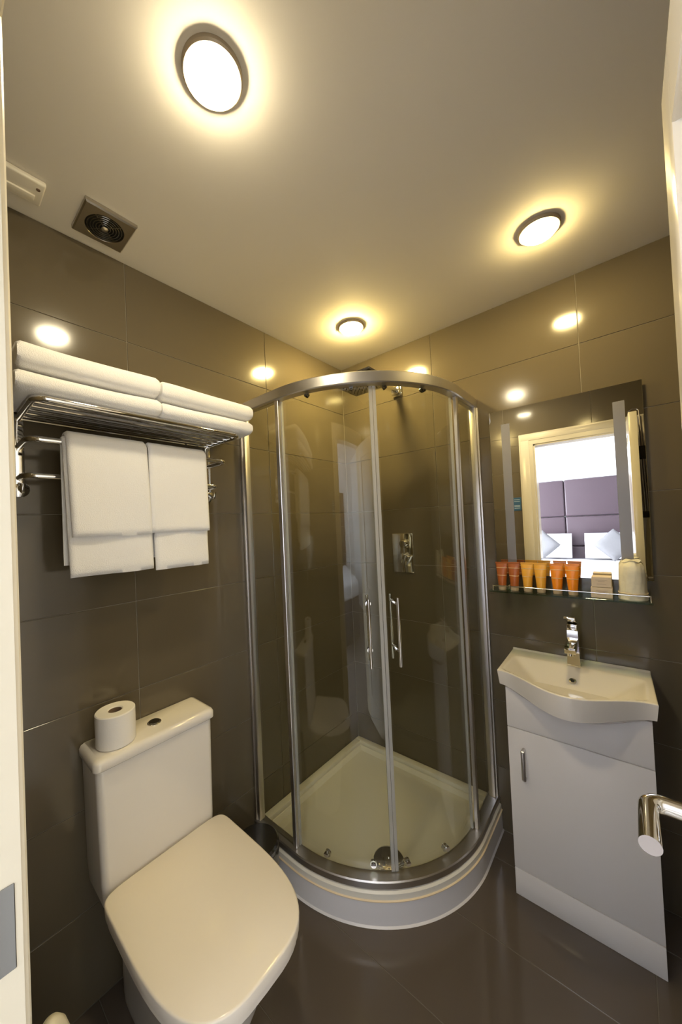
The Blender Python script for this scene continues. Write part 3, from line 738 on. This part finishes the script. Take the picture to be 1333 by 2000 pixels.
def drape(name, bx_, bz, rad, th, y0, y1, zf, zb, seed, label, skew=0.0):
    """cloth hung over the bar at (bx_,bz): front drop to zf (room side), back drop to zb"""
    prof = []
    n = 14
    for k in range(n + 1): prof.append((bx_ - rad, zb + (bz - zb) * k / n, -1, 0))
    for k in range(1, 10): a = PI - PI * k / 10; prof.append((bx_ + rad * math.cos(a), bz + rad * math.sin(a), math.cos(a), math.sin(a)))
    n2 = 26
    for k in range(n2 + 1): prof.append((bx_ + rad, bz + (zf - bz) * k / n2, 1, 0))
    g = G(); rings = []; NY = 30
    for i in range(NY + 1):
        f = i / NY; e = min(1, min(f, 1 - f) / 0.04); t_ = th * (0.45 + 0.55 * math.sqrt(max(0, 1 - (1 - e) ** 2)))
        outer, inner = [], []
        for j, (x, z, nx, nz_) in enumerate(prof):
            depth = max(0, (bz - z) / 0.4) if nx > 0 else 0
            yy = y0 + (y1 - y0) * f + skew * depth
            wv = noise.noise(Vector((yy * 7, z * 4, seed))) * 0.006 * min(1, depth * 1.5) * (1 if nx > 0 else 0)
            wv = max(wv, -0.002)
            ed_ = 1.0
            if j == 0 or j == len(prof) - 1: ed_ = 0.5
            outer.append(Vector((x + nx * t_ * ed_ + wv, yy, z + nz_ * t_ + (0.004 * noise.noise(Vector((yy * 9, seed, 0))) if ed_ < 1 else 0))))
            inner.append(Vector((x + (wv if nx > 0 else 0), yy, z)))
        rings.append(outer + list(reversed(inner)))
    g.rings(rings); return tag(obj(name, g, M['towel'], None, 80), label, 'towel', 'towels hanging from the rack')
BX, BZr = 0.148, 1.776
drape('hanging_towel', BX, BZr, 0.0092, 0.010, -1.556, -1.322, 1.384, 1.42, 11, 'long white towel hanging from the rack, left, behind the shorter one', 0.01)
drape('hanging_towel', BX, BZr, 0.0092, 0.010, -1.310, -1.112, 1.378, 1.42, 12, 'long white towel hanging from the rack, right, behind the shorter one', 0.004)
drape('hanging_towel', BX, BZr, 0.0215, 0.012, -1.550, -1.327, 1.500, 1.53, 13, 'short white towel draped over the long one, left of the pair', 0.012)
drape('hanging_towel', BX, BZr, 0.0215, 0.012, -1.322, -1.110, 1.503, 1.53, 14, 'short white towel draped over the long one, right of the pair', 0.004)

# ------------------------------------------------------------------ things seen only in the mirror
g = G(); g.box(0.650, 0.713, YF + 0.0003, YF + 0.003, 1.555, 1.672, 0.0006, 1)
t = thing('wall_notice', 'small blue notice on the tiles beside the doorway', 'sign', (0.681, YF, 1.61))
nb = obj('notice_board', g, M['blue'], t)
g = G()
for z in (1.65, 1.635, 1.60, 1.59, 1.575): g.box(0.659, 0.704, YF + 0.0028, YF + 0.0034, z, z + 0.004)
obj('faint_print', g, M['print_white'], nb)['kind'] = 'stuff'

t = thing('folded_rack', 'bundle of grey metal tubes with a black clip behind the door', 'rack', (1.53, -1.40, 0))
for x, y in ((1.486, -1.50), (1.512, -1.51), (1.540, -1.50)):
    obj('tube', G().tube([(x - 0.01, y, 2.16), (x + 0.006, y, 1.48)], 0.010, 12), M['grey_tube'], t)
obj('clip', G().box(1.470, 1.560, -1.525, -1.485, 1.86, 1.95, 0.004, 2), M['black'], t)
obj('end_cap', G().box(1.478, 1.545, -1.525, -1.485, 1.455, 1.50, 0.004, 2), M['black'], t)
obj('hook', G().tube([(1.500, -1.505, 2.16), (1.500, -1.505, 2.20), (1.49, -1.51, 2.215), (1.4645, -1.51, 2.216), (1.444, -1.51, 2.2)], 0.004, 8), M['grey_tube'], t)
g = G(); rings = []
for k in range(12):
    f = k / 11; z = 1.445 - 0.62 * f; w_ = 0.010 + 0.038 * f ** 0.8
    rings.append([Vector((1.520 + w_ * math.cos(a_ * PI / 12) * (1 + 0.1 * math.sin(a_ * 2)), -1.505 + (w_ * 1.4) * math.sin(a_ * PI / 12) * (1 + 0.1 * math.sin(a_ * 2)), z)) for a_ in range(24)])
g.rings(rings)
tag(obj('hanging_cloth', g, M['wrap']), 'cream cloth hanging in a cone below the grey tubes', 'cloth')

# bedroom seen through the doorway in the mirror
BX0, BX1, BY0, BY1, BH = -1.6, 3.4, -5.6, YB, 2.75
g = G(); g.box(BX0, BX1, BY0 - 0.1, BY0, -0.1, BH)
struct('wall_far', g, M['paint'], label='white bedroom wall')
struct('wall_east', G().box(BX1, BX1 + 0.1, BY0, BY1, -0.1, BH), M['paint'])
g = G()
g.box(BX0 - 0.1, BX0, BY0, -5.0, -0.1, BH); g.box(BX0 - 0.1, BX0, -2.8, BY1, -0.1, BH); g.box(BX0 - 0.1, BX0, -5.0, -2.8, -0.1, 0.8); g.box(BX0 - 0.1, BX0, -5.0, -2.8, 2.3, BH)
struct('wall_west', g, M['paint'])
g = G(); g.box(BX0, -0.1, BY1 - 0.004, BY1 + 0.1, -0.1, BH); g.box(XR + 0.1, BX1, BY1 - 0.004, BY1 + 0.1, -0.1, BH)
g.box(-0.1, OX0 - 0.0, BY1 - 0.004, BY1 - 0.0005, 0, BH); g.box(OX1, XR + 0.1, BY1 - 0.004, BY1 - 0.0005, 0, BH); g.box(OX0, OX1, BY1 - 0.004, BY1 - 0.0005, OZ, BH)
struct('wall_partition', g, M['paint'])
struct('floor', G().box(BX0, BX1, BY0, BY1, -0.1, -0.004), M['carpet'], label='bedroom carpet')
struct('ceiling', G().box(BX0 - 0.1, BX1 + 0.1, BY0 - 0.1, BY1, BH, BH + 0.1), M['paint'], label='bedroom ceiling')
g = G()
for y in (-5.0, -3.93, -2.86): g.box(BX0 - 0.06, BX0 - 0.01, y, y + 0.06, 0.8, 2.3)
for z in (0.8, 2.24): g.box(BX0 - 0.06, BX0 - 0.01, -5.0, -2.8, z, z + 0.06)
struct('window_1', g, M['winframe'], label='bedroom window frame')

hb = thing('headboard', 'tall plum upholstered headboard of square panels in the bedroom', 'headboard', (0.7, BY0, 0))
for i in range(4):
    for z0, z1 in ((0.45, 0.96), (0.965, 1.462), (1.467, 2.09)):
        x0 = -0.72 + i * 0.605 - 0.0
        x0 = -0.95 + i * 0.85
        if x0 > 1.7: continue
        obj('padded_panel', G().box(x0, x0 + 0.845, BY0 + 0.001, BY0 + 0.10, z0, z1, 0.028, 4), M['headboard'], hb)
bd = thing('bed', 'white made bed under the plum headboard', 'bed', (0.45, -4.4, 0))
obj('bed_base', G().box(-0.4, 2.35, -5.48, -3.5, 0.001, 0.55, 0.02, 2), M['bedbase'], bd)
obj('mattress', G().box(-0.42, 2.37, -5.49, -3.46, 0.552, 0.76, 0.06, 4), M['linen'], bd)
def pillow(name, cx, y, z, w, h, d, lean, label, mt, rz=0.0, cat='pillow', grp='bed pillows'):
    g = G(); N = 20; b = g.bm
    mt_ = Matrix.Translation((cx, y, z)) @ Matrix.Rotation(lean, 4, 'X') @ Matrix.Rotation(rz, 4, 'Y')
    sides = []
    for s in (1, -1):
        gr = []
        for i in range(N + 1):
            row = []
            for j in range(N + 1):
                u, v = i / N * 2 - 1, j / N * 2 - 1
                k = max(0, (1 - u ** 4) * (1 - v ** 4)) ** 0.5
                pinch = 1 - 0.06 * (u * u * v * v) * 0 - 0.05 * (abs(u) ** 2) * (1 - abs(v)) * 0
                row.append(b.verts.new(mt_ @ Vector((u * w / 2, s * (d / 2) * k - 0.0, v * h / 2))))
            gr.append(row)
        for i in range(N):
            for j in range(N):
                f = (gr[i][j], gr[i + 1][j], gr[i + 1][j + 1], gr[i][j + 1])
                b.faces.new(f if s < 0 else f[::-1])
    bmesh.ops.remove_doubles(b, verts=b.verts, dist=1e-5)
    tag(obj(name, g, mt, None, 70), label, cat, grp)
pillow('pillow', 0.50, -5.30, 0.985, 0.66, 0.42, 0.16, 0.35, 'white pillow leaning on the headboard, left in the mirror', M['linen'])
pillow('pillow', 1.33, -5.30, 0.985, 0.66, 0.42, 0.16, 0.35, 'white pillow leaning on the headboard, right in the mirror', M['linen'])
pillow('cushion', 0.44, -5.10, 1.01, 0.36, 0.36, 0.12, 0.30, 'grey diamond-set cushion in front of the left pillow in the mirror', M['cushion'], PI / 4, 'cushion', 'grey cushions on the bed')
pillow('cushion', 1.36, -5.10, 1.01, 0.36, 0.36, 0.12, 0.30, 'grey diamond-set cushion in front of the right pillow in the mirror', M['cushion'], PI / 4, 'cushion', 'grey cushions on the bed')
